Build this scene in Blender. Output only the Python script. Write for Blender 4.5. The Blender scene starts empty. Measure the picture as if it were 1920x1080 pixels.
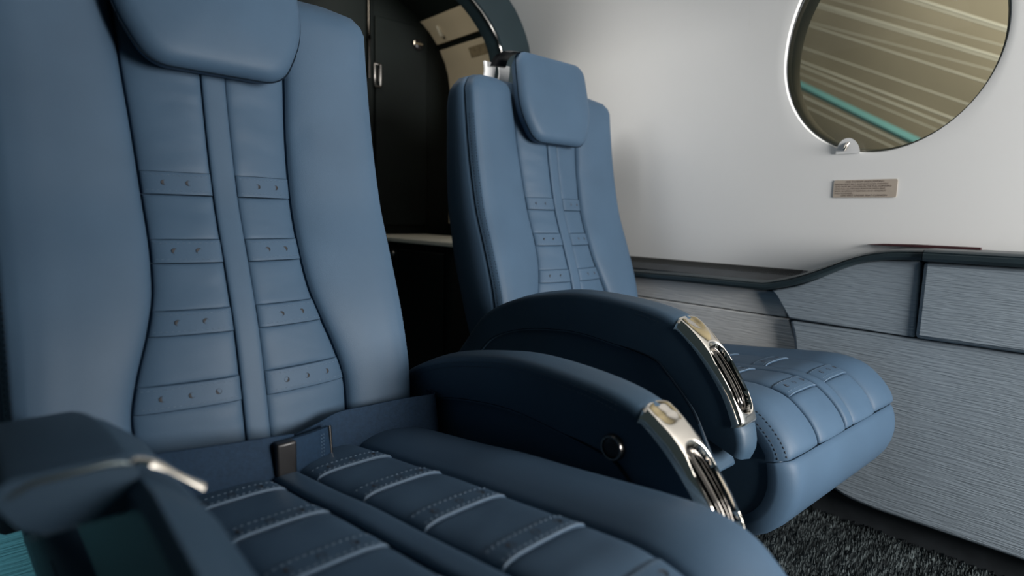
import bpy, math
import numpy as np
from mathutils import Vector, Matrix

sc = bpy.context.scene
COL = sc.collection
H = 0.70                      # lens height above the carpet

# ------------------------------------------------------------------ camera, world, lights, exposure
cam_d = bpy.data.cameras.new('camera')
cam = bpy.data.objects.new('camera', cam_d); COL.objects.link(cam)
F_PX, PITCH, YAW, ROLL = 1108.8, 0.122, 0.7322, 0.0245
cy, sy, cp, sp = math.cos(YAW), math.sin(YAW), math.cos(PITCH), math.sin(PITCH)
fw = Vector((sy*cp, cy*cp, -sp)); r0 = Vector((cy, -sy, 0)); u0 = r0.cross(fw)
rv = r0*math.cos(ROLL) + u0*math.sin(ROLL); uv = -r0*math.sin(ROLL) + u0*math.cos(ROLL)
m = Matrix((rv, uv, -fw)).transposed().to_4x4(); m.translation = (0, 0, H)
cam.matrix_world = m
cam_d.sensor_width = 36; cam_d.lens = F_PX/1920*36
cam_d.clip_start = 0.02
cam_d.dof.use_dof = True; cam_d.dof.focus_distance = 1.05; cam_d.dof.aperture_fstop = 2.6
sc.camera = cam

w = bpy.data.worlds.new('hangar_ambient'); sc.world = w; w.use_nodes = True
w.node_tree.nodes['Background'].inputs[0].default_value = (0.62, 0.90, 1.0, 1)
w.node_tree.nodes['Background'].inputs[1].default_value = 0.04

def area(name, loc, target, sx, sy_, power, color):
    d = bpy.data.lights.new(name, 'AREA'); d.shape = 'RECTANGLE'; d.size = sx; d.size_y = sy_
    d.energy = power; d.color = color
    o = bpy.data.objects.new(name, d); COL.objects.link(o)
    o.location = loc
    o.rotation_euler = (Vector(target)-Vector(loc)).to_track_quat('-Z', 'Y').to_euler()
    return o
area('cabin_daylight', (1.0, -1.65, H+0.20), (0.75, 1.0, H+0.02), 0.8, 0.8, 101, (1.0, 0.98, 0.955))
cw_ = area('ceiling_wash', (1.08, 1.2, H+0.835), (1.54, 1.15, H+0.38), 0.08, 0.8, 1.1, (1.0, 0.985, 0.965)); cw_.data.spread = math.radians(95)
area('aft_panel_fill', (0.95, 1.86, H+0.82), (1.45, 1.84, H+0.5), 0.2, 0.12, 0.9, (1.0, 0.93, 0.8))  # added fill to brighten the cream aft panels; no fitting seen there
area('hangar_lamps', (4.6, 0.6, H+3.2), (8.5, 2.5, H+1.6), 3.0, 2.0, 215, (1.0, 0.95, 0.85))

d_ = area('cargo_door_daylight', (-0.45, 0.95, H-0.30), (0.03, 1.30, H-0.62), 0.25, 0.25, 0.27, (0.95, 0.99, 1.0)); d_.data.spread = math.radians(60)

sc.cycles.caustics_reflective = False
sc.view_settings.view_transform = 'Standard'
sc.view_settings.look = 'None'
sc.view_settings.exposure = 0.04
sc.view_settings.gamma = 1.0
sc.view_settings.use_curve_mapping = False

# ------------------------------------------------------------------ materials
def mat(name, color, rough=0.5, metal=0.0, var=0.0, var_scale=6.0, bump=0.0, bump_scale=400.0, bump_dist=0.001,
        map_scale=(1, 1, 1), coat=0.0, ior=1.5, spec=0.5):
    M = bpy.data.materials.new(name); M.use_nodes = True
    nt = M.node_tree; b = nt.nodes['Principled BSDF']
    b.inputs['Base Color'].default_value = (*color, 1); b.inputs['Roughness'].default_value = rough
    b.inputs['Metallic'].default_value = metal; b.inputs['IOR'].default_value = ior
    b.inputs['Coat Weight'].default_value = coat
    b.inputs['Specular IOR Level'].default_value = spec
    tc = nt.nodes.new('ShaderNodeTexCoord')
    if var:
        n = nt.nodes.new('ShaderNodeTexNoise'); n.inputs['Scale'].default_value = var_scale; n.inputs['Detail'].default_value = 4
        nt.links.new(tc.outputs['Object'], n.inputs['Vector'])
        rp = nt.nodes.new('ShaderNodeValToRGB')
        rp.color_ramp.elements[0].position = 0.3; rp.color_ramp.elements[1].position = 0.7
        rp.color_ramp.elements[0].color = (*[c*(1-var) for c in color], 1)
        rp.color_ramp.elements[1].color = (*[min(1, c*(1+var)) for c in color], 1)
        nt.links.new(n.outputs['Fac'], rp.inputs['Fac']); nt.links.new(rp.outputs['Color'], b.inputs['Base Color'])
    if bump:
        mp = nt.nodes.new('ShaderNodeMapping'); mp.inputs['Scale'].default_value = map_scale
        nt.links.new(tc.outputs['Object'], mp.inputs['Vector'])
        n2 = nt.nodes.new('ShaderNodeTexNoise'); n2.inputs['Scale'].default_value = bump_scale; n2.inputs['Detail'].default_value = 3
        nt.links.new(mp.outputs['Vector'], n2.inputs['Vector'])
        bp = nt.nodes.new('ShaderNodeBump'); bp.inputs['Strength'].default_value = bump; bp.inputs['Distance'].default_value = bump_dist
        nt.links.new(n2.outputs['Fac'], bp.inputs['Height']); nt.links.new(bp.outputs['Normal'], b.inputs['Normal'])
    return M

BLUE = (0.048, 0.086, 0.136)
M = {}
M['leather'] = mat('blue_leather', BLUE, 0.52, spec=0.22, var=0.06, var_scale=9, bump=0.25, bump_scale=900, bump_dist=0.0006)
# pads get soft creases as well as grain
def leather_pad():
    L = mat('blue_leather_soft', BLUE, 0.52, spec=0.22, var=0.05, var_scale=9, bump=0.25, bump_scale=900, bump_dist=0.0006)
    nt = L.node_tree; b = nt.nodes['Principled BSDF']
    bp = [n for n in nt.nodes if n.type == 'BUMP'][0]
    tc = [n for n in nt.nodes if n.type == 'TEX_COORD'][0]
    mp = nt.nodes.new('ShaderNodeMapping'); mp.inputs['Rotation'].default_value = (0, 0.6, 0); mp.inputs['Scale'].default_value = (1.0, 1.0, 2.2)
    nt.links.new(tc.outputs['Object'], mp.inputs['Vector'])
    n = nt.nodes.new('ShaderNodeTexNoise'); n.inputs['Scale'].default_value = 11; n.inputs['Detail'].default_value = 1.5
    nt.links.new(mp.outputs['Vector'], n.inputs['Vector'])
    b2 = nt.nodes.new('ShaderNodeBump'); b2.inputs['Strength'].default_value = 0.35; b2.inputs['Distance'].default_value = 0.012
    nt.links.new(n.outputs['Fac'], b2.inputs['Height']); nt.links.new(b2.outputs['Normal'], bp.inputs['Normal'])
    return L
M['pad'] = leather_pad()
M['arm'] = mat('blue_leather_shaded', (0.030, 0.060, 0.096), 0.5, spec=0.38, var=0.06, var_scale=9, bump=0.25, bump_scale=900, bump_dist=0.0006)  # seat leather darkened in colour for the shade on arms and cushion sides
M['core'] = mat('groove_dark', (0.006, 0.011, 0.018), 0.9, spec=0.05, var=0.1, var_scale=20)
M['thread'] = mat('blue_thread', (0.10, 0.15, 0.21), 0.6, var=0.1, var_scale=90)
M['thread_dark'] = mat('navy_thread', (0.012, 0.022, 0.036), 0.6, var=0.1, var_scale=90)
M['hole'] = mat('punched_hole_dark', (0.012, 0.012, 0.016), 0.7, var=0.2, var_scale=60)
M['chrome'] = mat('polished_chrome', (0.86, 0.80, 0.72), 0.09, 1.0, bump=0.03, bump_scale=30, bump_dist=0.001)
M['dark_chrome'] = mat('dark_chrome', (0.22, 0.21, 0.20), 0.22, 1.0, bump=0.03, bump_scale=30, bump_dist=0.001)
M['slot'] = mat('darkened_chrome', (0.07, 0.065, 0.06), 0.12, 1.0, bump=0.03, bump_scale=30, bump_dist=0.001)  # chrome darkened in colour to hold the slot's dark reflection
M['black'] = mat('black_plastic', (0.008, 0.008, 0.009), 0.35, var=0.2, var_scale=30)
M['web'] = mat('navy_webbing', (0.010, 0.026, 0.052), 0.7, spec=0.15, var=0.15, var_scale=200, bump=0.6, bump_scale=260, bump_dist=0.0008, map_scale=(1, 1, 4))
M['wall'] = mat('ivory_liner', (0.765, 0.765, 0.755), 0.42, var=0.015, var_scale=3, bump=0.05, bump_scale=250, bump_dist=0.0005)
M['white'] = mat('white_plastic', (0.78, 0.78, 0.77), 0.35, var=0.02, var_scale=20)
M['cream'] = mat('cream_panel', (0.62, 0.54, 0.40), 0.5, var=0.05, var_scale=5)
M['counter'] = mat('pale_counter', (0.75, 0.72, 0.62), 0.35, var=0.04, var_scale=12)
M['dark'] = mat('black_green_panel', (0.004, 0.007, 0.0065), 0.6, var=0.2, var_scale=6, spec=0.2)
M['frame'] = mat('dark_teal_trim', (0.012, 0.025, 0.031), 0.45, var=0.08, var_scale=12)
M['rail'] = mat('dark_rail_vinyl', (0.020, 0.032, 0.038), 0.32, var=0.1, var_scale=14, bump=0.1, bump_scale=600, bump_dist=0.0004)
M['grille'] = mat('grey_mesh', (0.06, 0.06, 0.055), 0.5, var=0.25, var_scale=300)
M['gasket'] = mat('dark_gasket', (0.03, 0.035, 0.04), 0.5, var=0.2, var_scale=30)
M['olive'] = mat('hangar_olive', (0.36, 0.325, 0.235), 0.9, var=0.12, var_scale=0.5)
M['streak'] = mat('pale_streak', (0.50, 0.50, 0.42), 0.7, var=0.06, var_scale=2)
M['teal_streak'] = mat('teal_streak_line', (0.14, 0.34, 0.33), 0.7, var=0.06, var_scale=2)
M['blocker'] = mat('blocker_dark', (0.05, 0.06, 0.07), 0.6, var=0.1, var_scale=8)
M['placard'] = mat('tan_placard', (0.42, 0.36, 0.30), 0.6, var=0.03, var_scale=30)
M['ink'] = mat('brown_ink', (0.09, 0.06, 0.05), 0.7, var=0.1, var_scale=60)
M['olive_dark'] = mat('dark_olive_vinyl', (0.030, 0.040, 0.036), 0.6, var=0.1, var_scale=10)

def fabric(name, color):
    Mt = mat(name, color, 0.7, var=0.05, var_scale=8)
    nt = Mt.node_tree; b = nt.nodes['Principled BSDF']
    tc = [n for n in nt.nodes if n.type == 'TEX_COORD'][0]
    mp = nt.nodes.new('ShaderNodeMapping'); mp.inputs['Scale'].default_value = (16, 16, 300)
    nt.links.new(tc.outputs['Object'], mp.inputs['Vector'])
    n = nt.nodes.new('ShaderNodeTexNoise'); n.inputs['Scale'].default_value = 1.0; n.inputs['Detail'].default_value = 2.0
    n.inputs['Distortion'].default_value = 0.4
    nt.links.new(mp.outputs['Vector'], n.inputs['Vector'])
    rp = nt.nodes.new('ShaderNodeValToRGB'); rp.color_ramp.elements[0].position = 0.34; rp.color_ramp.elements[1].position = 0.66
    nt.links.new(n.outputs['Fac'], rp.inputs['Fac'])
    bp = nt.nodes.new('ShaderNodeBump'); bp.inputs['Strength'].default_value = 0.5; bp.inputs['Distance'].default_value = 0.0018
    nt.links.new(rp.outputs['Color'], bp.inputs['Height']); nt.links.new(bp.outputs['Normal'], b.inputs['Normal'])
    return Mt
M['fabric'] = fabric('rippled_grey_vinyl', (0.25, 0.30, 0.345))
M['fabric_aft'] = fabric('fine_grey_vinyl', (0.56, 0.565, 0.56))
M['teal'] = fabric('rippled_teal_vinyl', (0.11, 0.40, 0.49))

def carpet():
    Mt = mat('streaked_carpet', (0.02, 0.026, 0.028), 0.95)
    nt = Mt.node_tree; b = nt.nodes['Principled BSDF']
    tc = [n for n in nt.nodes if n.type == 'TEX_COORD'][0]
    mp = nt.nodes.new('ShaderNodeMapping'); mp.inputs['Rotation'].default_value = (0, 0, math.radians(-17)); mp.inputs['Scale'].default_value = (14, 105, 40)
    nt.links.new(tc.outputs['Object'], mp.inputs['Vector'])
    n = nt.nodes.new('ShaderNodeTexNoise'); n.inputs['Scale'].default_value = 1.0; n.inputs['Detail'].default_value = 4
    nt.links.new(mp.outputs['Vector'], n.inputs['Vector'])
    rp = nt.nodes.new('ShaderNodeValToRGB')
    rp.color_ramp.elements[0].position = 0.38; rp.color_ramp.elements[0].color = (0.004, 0.008, 0.010, 1)
    rp.color_ramp.elements[1].position = 0.72; rp.color_ramp.elements[1].color = (0.11, 0.135, 0.14, 1)
    nt.links.new(n.outputs['Fac'], rp.inputs['Fac']); nt.links.new(rp.outputs['Color'], b.inputs['Base Color'])
    bp = nt.nodes.new('ShaderNodeBump'); bp.inputs['Strength'].default_value = 1.0; bp.inputs['Distance'].default_value = 0.006
    nt.links.new(n.outputs['Fac'], bp.inputs['Height']); nt.links.new(bp.outputs['Normal'], b.inputs['Normal'])
    return Mt
M['carpet'] = carpet()

def glass():
    Mt = bpy.data.materials.new('acrylic_pane'); Mt.use_nodes = True
    nt = Mt.node_tree; nt.nodes.clear()
    out = nt.nodes.new('ShaderNodeOutputMaterial'); mx = nt.nodes.new('ShaderNodeMixShader')
    tr = nt.nodes.new('ShaderNodeBsdfTransparent'); tr.inputs[0].default_value = (0.93, 0.93, 0.90, 1)
    gl = nt.nodes.new('ShaderNodeBsdfGlossy'); gl.inputs['Roughness'].default_value = 0.03
    lw = nt.nodes.new('ShaderNodeFresnel'); lw.inputs['IOR'].default_value = 1.35
    nt.links.new(lw.outputs[0], mx.inputs[0]); nt.links.new(tr.outputs[0], mx.inputs[1]); nt.links.new(gl.outputs[0], mx.inputs[2])
    nt.links.new(mx.outputs[0], out.inputs[0])
    return Mt
M['glass'] = glass()

# ------------------------------------------------------------------ helpers
def interp(xs, ys):
    """smooth monotone-ish cubic through (xs, ys)"""
    xs = np.array(xs, float); ys = np.array(ys, float)
    d = np.gradient(ys, xs)
    def f(x):
        x = np.clip(x, xs[0], xs[-1]); i = int(np.clip(np.searchsorted(xs, x)-1, 0, len(xs)-2))
        h = xs[i+1]-xs[i]; t = (x-xs[i])/h
        return ((2*t**3-3*t**2+1)*ys[i] + (t**3-2*t**2+t)*h*d[i] + (-2*t**3+3*t**2)*ys[i+1] + (t**3-t**2)*h*d[i+1])
    return f

def dense(pts, n):
    """catmull-rom through pts, resampled evenly to n points"""
    p = np.array(pts, float); q = np.vstack([2*p[0]-p[1], p, 2*p[-1]-p[-2]])
    out = []
    for i in range(1, len(q)-2):
        for t in np.linspace(0, 1, 24, endpoint=False):
            a, b, c, d = q[i-1], q[i], q[i+1], q[i+2]
            out.append(0.5*((2*b)+(-a+c)*t+(2*a-5*b+4*c-d)*t*t+(-a+3*b-3*c+d)*t**3))
    out.append(p[-1]); out = np.array(out)
    s = np.concatenate([[0], np.cumsum(np.linalg.norm(np.diff(out, axis=0), axis=1))])
    ss = np.linspace(0, s[-1], n)
    return np.stack([np.interp(ss, s, out[:, k]) for k in range(p.shape[1])], -1)

def link(name, verts, faces, material, parent=None, smooth=True, sharp=50):
    me = bpy.data.meshes.new(name)
    me.from_pydata([tuple(map(float, v)) for v in verts], [], faces)
    me.validate(); me.update()
    if smooth:
        me.shade_smooth(); me.set_sharp_from_angle(angle=math.radians(sharp))
    me.materials.append(material)
    o = bpy.data.objects.new(name, me); COL.objects.link(o)
    if parent is not None: o.parent = parent
    return o

class MB:
    def __init__(s): s.v = []; s.f = []
    def add(s, verts, faces):
        k = len(s.v); s.v += [tuple(map(float, p)) for p in verts]; s.f += [tuple(i+k for i in f) for f in faces]
    def grid(s, P, cu=False, cv=False, flip=False):
        n, mm = len(P), len(P[0]); fs = []
        for i in range(n if cu else n-1):
            for j in range(mm if cv else mm-1):
                q = (i*mm+j, ((i+1) % n)*mm+j, ((i+1) % n)*mm+(j+1) % mm, i*mm+(j+1) % mm)
                fs.append(q[::-1] if flip else q)
        s.add([p for row in P for p in row], fs)
    def loft(s, rings, cap0=True, cap1=True):
        n = len(rings[0]); k = len(s.v)
        s.grid(rings, cv=True)
        if cap0: s.f.append(tuple(k+i for i in range(n)))
        if cap1: s.f.append(tuple(k+(len(rings)-1)*n+i for i in reversed(range(n))))
    def box(s, x0, x1, y0, y1, z0, z1):
        s.add([(x0, y0, z0), (x1, y0, z0), (x1, y1, z0), (x0, y1, z0), (x0, y0, z1), (x1, y0, z1), (x1, y1, z1), (x0, y1, z1)],
              [(0, 3, 2, 1), (4, 5, 6, 7), (0, 1, 5, 4), (1, 2, 6, 5), (2, 3, 7, 6), (3, 0, 4, 7)])
    def tube(s, pts, r, n=8, closed=False):
        pts = [Vector(p) for p in pts]; rings = []
        for i, p in enumerate(pts):
            a = pts[(i-1) % len(pts)] if (closed or i > 0) else p; b = pts[(i+1) % len(pts)] if (closed or i < len(pts)-1) else p
            t = (b-a).normalized(); ref = Vector((0, 0, 1)) if abs(t.z) < 0.9 else Vector((0, 1, 0))
            e1 = t.cross(ref).normalized(); e2 = t.cross(e1)
            rings.append([p+(e1*math.cos(2*math.pi*k/n)+e2*math.sin(2*math.pi*k/n))*r for k in range(n)])
        if closed: s.grid(rings, cu=True, cv=True)
        else: s.loft(rings)
    def dash(s, pts, length=0.005, gap=0.0022, r=0.0007):
        P = [Vector(p) for p in pts]; L = [0]
        for a, b in zip(P, P[1:]): L.append(L[-1]+(b-a).length)
        def at(q):
            for i in range(len(P)-1):
                if L[i+1] >= q:
                    t = (q-L[i])/max(1e-9, L[i+1]-L[i]); return P[i].lerp(P[i+1], t)
            return P[-1]
        q = gap
        while q+length < L[-1]:
            a, b = at(q), at(q+length); t = (b-a).normalized()
            ref = Vector((0, 0, 1)) if abs(t.z) < 0.8 else Vector((0, 1, 0))
            e1 = t.cross(ref).normalized()*r; e2 = t.cross(e1).normalized()*r; c = (a+b)/2
            s.add([a, c+e1, c+e2, c-e1, c-e2, b], [(0, 2, 1), (0, 3, 2), (0, 4, 3), (0, 1, 4), (5, 1, 2), (5, 2, 3), (5, 3, 4), (5, 4, 1)])
            q += length+gap
    def build(s, name, material, parent=None, smooth=True, sharp=50): return link(name, s.v, s.f, material, parent, smooth, sharp)

def empty(name, loc, label, cat, rz=0.0, group=None):
    o = bpy.data.objects.new(name, None); COL.objects.link(o); o.empty_display_size = 0.1
    o.location = loc; o.rotation_euler = (0, 0, rz); o['label'] = label; o['category'] = cat
    if group: o['group'] = group
    return o
def tag(o, label=None, cat=None, kind=None):
    if label: o['label'] = label
    if cat: o['category'] = cat
    if kind: o['kind'] = kind
    return o
def bevel(o, width, seg=3, ang=35):
    b = o.modifiers.new('bevel', 'BEVEL'); b.width = width; b.segments = seg; b.limit_method = 'ANGLE'; b.angle_limit = math.radians(ang)
    return o

def cosn(n): return [0.5-0.5*math.cos(math.pi*i/n) for i in range(n+1)]
def edge(t, k): return math.sqrt(max(0.0, 1-abs(2*t-1)**k))

def pad(name, fn, ua, ub, ta, tb, h, ka, kb, mat_, parent, na=14, nb=12, lift=0.0, skirt=-0.012, db=1.0):
    """a cushioned piece: fn(u, t, h) -> point. ua/ub may be functions of t"""
    A, B = cosn(na), cosn(nb)
    f = lambda x, t: x(t) if callable(x) else x
    rows = []
    for i, a in enumerate([A[0]]+A+[A[-1]]):
        row = []
        for j, b in enumerate([B[0]]+B+[B[-1]]):
            t = ta+(tb-ta)*b; u = f(ua, t)+(f(ub, t)-f(ua, t))*a
            border = i in (0, na+2) or j in (0, nb+2)
            row.append(fn(u, t, skirt if border else lift+h*edge(a, ka)*(1-db+db*edge(b, kb))))
        rows.append(row)
    g = MB(); g.grid(rows)
    return g.build(name, mat_, parent, sharp=40)

def pillow(name, outline, dirv, depth, bulge, mat_, parent, inset=0.012, steps=5, back_scale=1.0):
    """closed plump solid: outline of points, thickened by depth against dirv, front bulging along dirv"""
    O = [Vector(p) for p in outline]; c = sum(O, Vector())/len(O); d = Vector(dirv).normalized()
    size = sum((p-c).length for p in O)/len(O)
    rings = []
    rings.append([c+(p-c)*(1-inset/size)-d*depth for p in O])
    rings.append([c+(p-c)*back_scale-d*(depth-inset*0.5) for p in O])
    for k in range(4):
        a = k/3*math.pi/2
        rings.append([c+(p-c)*(1-inset/size*(1-math.cos(a)))-d*inset*(1-math.sin(a)) for p in O])
    for k in range(1, steps+1):
        q = k/(steps+0.3); sc_ = (1-inset/size)*(1-q)
        rings.append([c+(p-c)*sc_+d*bulge*(1-(1-q)**2) for p in O])
    g = MB(); g.loft(rings)
    return g.build(name, mat_, parent, sharp=70)

def prism(name, poly, x0, x1, mat_, parent=None, bev=0.004):
    """polygon in (y, z), extruded from x0 (inner face) to x1"""
    n = len(poly); g = MB()
    g.add([(x0, a, b) for a, b in poly]+[(x1, a, b) for a, b in poly],
          [tuple(range(n)), tuple(reversed(range(n, 2*n)))]+[(i, n+i, n+(i+1) % n, (i+1) % n) for i in range(n)])
    o = g.build(name, mat_, parent, smooth=True, sharp=40)
    if bev: bevel(o, bev, 3, 45)
    import bmesh
    bm = bmesh.new(); bm.from_mesh(o.data); bmesh.ops.recalc_face_normals(bm, faces=bm.faces); bm.to_mesh(o.data); bm.free()
    return o
Z = lambda p: [(a, b+H) for a, b in p]

# ------------------------------------------------------------------ room shell
XW = interp([-0.72, -0.35, 0.0, 0.2, 0.45, 0.55, 0.60, 0.66, 0.735, 0.78, 0.81, 0.84, 0.86],
            [1.500, 1.527, 1.53, 1.53, 1.53, 1.524, 1.512, 1.482, 1.418, 1.355, 1.300, 1.21, 1.10])
WC = (0.481, 0.402); WA, WB0, WB1 = 0.221, 0.240, 0.278       # window centre and half sizes
def well(th, k=1.0):
    c, s_ = math.cos(th), math.sin(th)
    return WC[0]+WA*k*c, WC[1]+(WB1 if s_ > 0 else WB0)*k*s_

g = MB()
R0 = (0.20, 0.80, 0.08, 0.74); N = 96
rows = []
for k in range(7):
    q = (k/6)**1.4; row = []
    for i in range(N):
        th = 2*math.pi*i/N; ey, ez = well(th); c, s_ = math.cos(th), math.sin(th)
        t = min(((R0[1]-WC[0]) if c > 0 else (WC[0]-R0[0]))/max(abs(c), 1e-6), ((R0[3]-WC[1]) if s_ > 0 else (WC[1]-R0[2]))/max(abs(s_), 1e-6))
        y, z = ey+(WC[0]+t*c-ey)*q, ez+(WC[1]+t*s_-ez)*q
        flare = 0.001*max(0, 1-q/0.12)**2
        row.append((XW(z)+flare, y, z+H))
    if k == 6:
        for cy_ in R0[:2]:
            for cz_ in R0[2:]:
                j = min(range(N), key=lambda j: (row[j][1]-cy_)**2+(row[j][2]-H-cz_)**2); row[j] = (XW(cz_), cy_, cz_+H)
    rows.append(row)
rev = []
for k in range(3):
    rev.append([(XW(well(2*math.pi*i/N)[1])+0.001+0.0025*(3-k), *(lambda p: (p[0], p[1]+H))(well(2*math.pi*i/N, 1-0.004*(3-k)))) for i in range(N)])
g.grid(rev+rows, cv=True)
def patch(y0, y1, z0, z1, ny, nz):
    g.grid([[(XW(z), y, z+H) for z in np.linspace(z0, z1, nz)] for y in np.linspace(y0, y1, ny)])
patch(-1.6, R0[0], -0.72, 0.86, 8, 44); patch(R0[1], 1.62, -0.72, 0.86, 8, 44)
patch(R0[0], R0[1], -0.72, R0[2], 6, 20); patch(R0[0], R0[1], R0[3], 0.86, 6, 14)
wall = tag(g.build('wall_right', M['wall'], sharp=35), 'ivory curved cabin side wall around the oval window', kind='structure')

# floor and ceiling
g = MB(); g.grid([[(x, y, 0) for y in np.linspace(-1.6, 2.2, 10)] for x in np.linspace(-0.05, 1.52, 8)])
floor = tag(g.build('floor', M['carpet']), 'dark streaked carpet', kind='structure')
rng = np.random.default_rng(4)
g = MB()
for i in range(15000):
    x, y = rng.uniform(0.95, 1.50), rng.uniform(-0.05, 0.85)
    a = rng.normal(0.3, 0.18); rr = rng.uniform(0.0014, 0.0028); hh = rng.uniform(0.006, 0.013)
    dx, dy = math.cos(a)*hh*0.9, math.sin(a)*hh*0.9; px, py = -math.sin(a)*rr, math.cos(a)*rr
    g.add([(x-px, y-py, 0), (x+px, y+py, 0), (x+dx*0.6, y+dy*0.6, hh), (x+dx+px*0.7, y+dy+py*0.7, hh*0.95)], [(0, 1, 2), (1, 3, 2)])
tag(g.build('carpet_pile', M['carpet'], floor, smooth=False), kind='stuff')

cz = [(XW(0.86), 0.86), (0.95, 0.885), (0.75, 0.89), (0.5, 0.88), (0.25, 0.845), (0.10, 0.79)]
g = MB(); g.grid([[(x, y, z+H) for x, z in dense(cz, 20)] for y in np.linspace(0.55, 2.2, 6)])
tag(g.build('ceiling', M['wall']), 'ivory cabin headliner', kind='structure')

# window
win = bpy.data.objects.new('window_1', None); COL.objects.link(win); win.location = (1.545, WC[0], WC[1]+H)
tag(win, 'oval cabin window with acrylic pane', kind='structure')
def inwin(o): o.location = (-1.545, -WC[0], -WC[1]-H); return o
g = MB(); g.tube([(1.542, *(lambda p: (p[0], p[1]+H))(well(2*math.pi*i/N, 0.992))) for i in range(N)], 0.0028, 8, True)
inwin(g.build('gasket', M['gasket'], win))
def disc(x, k, name, material):
    g = MB(); rings = []
    for q in (1.0, 0.75, 0.5, 0.25, 0.02):
        rings.append([(x-0.004*(1-q*q), *(lambda p: (p[0], p[1]+H))(well(2*math.pi*i/N, k*q))) for i in range(N)])
    g.loft(rings, cap0=False)
    return inwin(g.build(name, material, win))
disc(1.5455, 0.992, 'pane', M['glass'])
g = MB()
rr = [[(x, *(lambda p: (p[0], p[1]+H))(well(2*math.pi*i/N, k))) for i in range(N)] for x, k in ((1.556, 1.04), (1.556, 0.965), (1.566, 0.952), (1.60, 0.95), (1.60, 1.04))]
g.grid(rr, cu=True, cv=True)
inwin(tag(g.build('outer_frame', mat('pane_edge', (0.80, 0.74, 0.58), 0.4, var=0.05, var_scale=10), win), 'pale outer rim seen behind the pane'))
# shade tab
g = MB(); ty = 0.533; rings = []
for q in np.linspace(0, 1, 8):
    ww = 0.026*(1-0.1*q); hh = 0.035
    rings.append([(1.526-0.012*math.sin(math.pi*0.5*(1-q))*0+0.016*q-0.010*math.sin(a)*(1-q)*0.6, ty+ww*math.cos(a)*(1-0.55*q**2.2), 0.163+H+hh*math.sin(a)*(1-0.35*q)) for a in np.linspace(0, math.pi, 20)])
g.loft(rings)
inwin(g.build('shade_tab', M['white'], win))
g = MB(); g.tube([(1.521, ty+0.006, 0.170+H), (1.520, ty+0.002, 0.182+H), (1.527, ty-0.002, 0.190+H)], 0.004, 8)
inwin(tag(g.build('tab_catch', M['chrome'], win), 'small shiny catch'))

# placard
pl = empty('placard', (1.5295, 0.4915, 0.0815+H), 'small tan placard with brown safety text under the oval window', 'placard')
g = MB(); n = 6; hw, hh, rad = 0.0665, 0.0205, 0.004
pts = []
for sx_, sz_ in ((1, 1), (-1, 1), (-1, -1), (1, -1)):
    for k in range(n):
        a = math.atan2(sz_, sx_)-math.pi/4+math.pi/2*k/(n-1)
        pts.append((sx_*(hw-rad)+rad*math.cos(a), sz_*(hh-rad)+rad*math.sin(a)))
g.loft([[(0, a, b) for a, b in pts], [(-0.0012, a, b) for a, b in pts]])
g.build('plate', M['placard'], pl, sharp=30)
lines = [('FOR TAKEOFF AND LANDING', 0.0, 'CENTER', 0.0060), ('FASTEN SEAT BELT AND SHOULDER HARNESS.', 0, 'LEFT', 0.0050),
         ('SEAT MUST BE LOCATED IN THE FULL FORWARD', 0, 'LEFT', 0.0050), ('AND FULL OUTBOARD POSITION WITH SEAT', 0, 'LEFT', 0.0050),
         ('BACK IN UPRIGHT POSITION AND HEADREST', 0, 'LEFT', 0.0050), ('FULLY EXTENDED.', 0, 'LEFT', 0.0050), ('LIFE VEST UNDER SEAT CUSHION', 0.0, 'CENTER', 0.0060)]
lw_ = [0.080, 0.112, 0.118, 0.106, 0.108, 0.040, 0.096]
for k, (t, _, al, size) in enumerate(lines):
    cd = bpy.data.curves.new('text', 'FONT'); cd.body = t; cd.size = size; cd.align_x = 'LEFT'
    to = bpy.data.objects.new('tmp', cd); COL.objects.link(to)
    bpy.context.view_layer.update()
    me = bpy.data.meshes.new_from_object(to.evaluated_get(bpy.context.evaluated_depsgraph_get()))
    bpy.data.objects.remove(to)
    co = np.array([v.co[:] for v in me.vertices]); x0_, x1_ = co[:, 0].min(), co[:, 0].max()
    s_ = lw_[k]/(x1_-x0_)
    start = 0.0625 if al == 'LEFT' else lw_[k]/2
    zz = 0.0142-k*0.0053
    for v in me.vertices:
        v.co = (-0.0016, start-(v.co.x-x0_)*s_, zz+v.co.y*0.95)
    me.materials.clear(); me.materials.append(M['ink'])
    to = bpy.data.objects.new('text_line', me); COL.objects.link(to); to.parent = pl

# lower side panels (children of the wall)
def wp(poly, x0, x1, mt, name='side_panel', bev=0.004): return prism(name, Z(poly), x0, x1, mt, wall, bev)
wp([(0.64, -0.172), (1.60, -0.178), (1.60, -0.2285), (0.615, -0.2325)], 1.464, 1.53, M['fabric_aft'], bev=0.003)
wp([(0.612, -0.2355), (1.60, -0.2315), (1.60, -0.66), (0.55, -0.66), (0.57, -0.45), (0.59, -0.29)], 1.464, 1.51, M['fabric_aft'], bev=0.003)
top = [tuple(p) for p in dense([(0.652, -0.168), (0.60, -0.153), (0.562, -0.136), (0.515, -0.110), (0.474, -0.090), (0.43, -0.079), (0.346, -0.0725)], 18)]
wp(top+[(0.3425, -0.2335), (0.603, -0.2315), (0.621, -0.205), (0.638, -0.180)], 1.445, 1.53, M['fabric'])
wp([(0.3385, -0.0735), (-0.9, -0.075), (-0.9, -0.230), (0.3395, -0.2335)], 1.436, 1.53, M['fabric'], bev=0.008)
bot = [tuple(p) for p in dense([(0.545, -0.52), (0.525, -0.575), (0.479, -0.611), (0.440, -0.626), (0.383, -0.632)], 14)]
wp([(0.601, -0.2355), (0.590, -0.27), (0.582, -0.32), (0.565, -0.42)]+bot+[(-0.9, -0.632), (-0.9, -0.237)], 1.445, 1.51, M['fabric'], bev=0.008)

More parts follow.
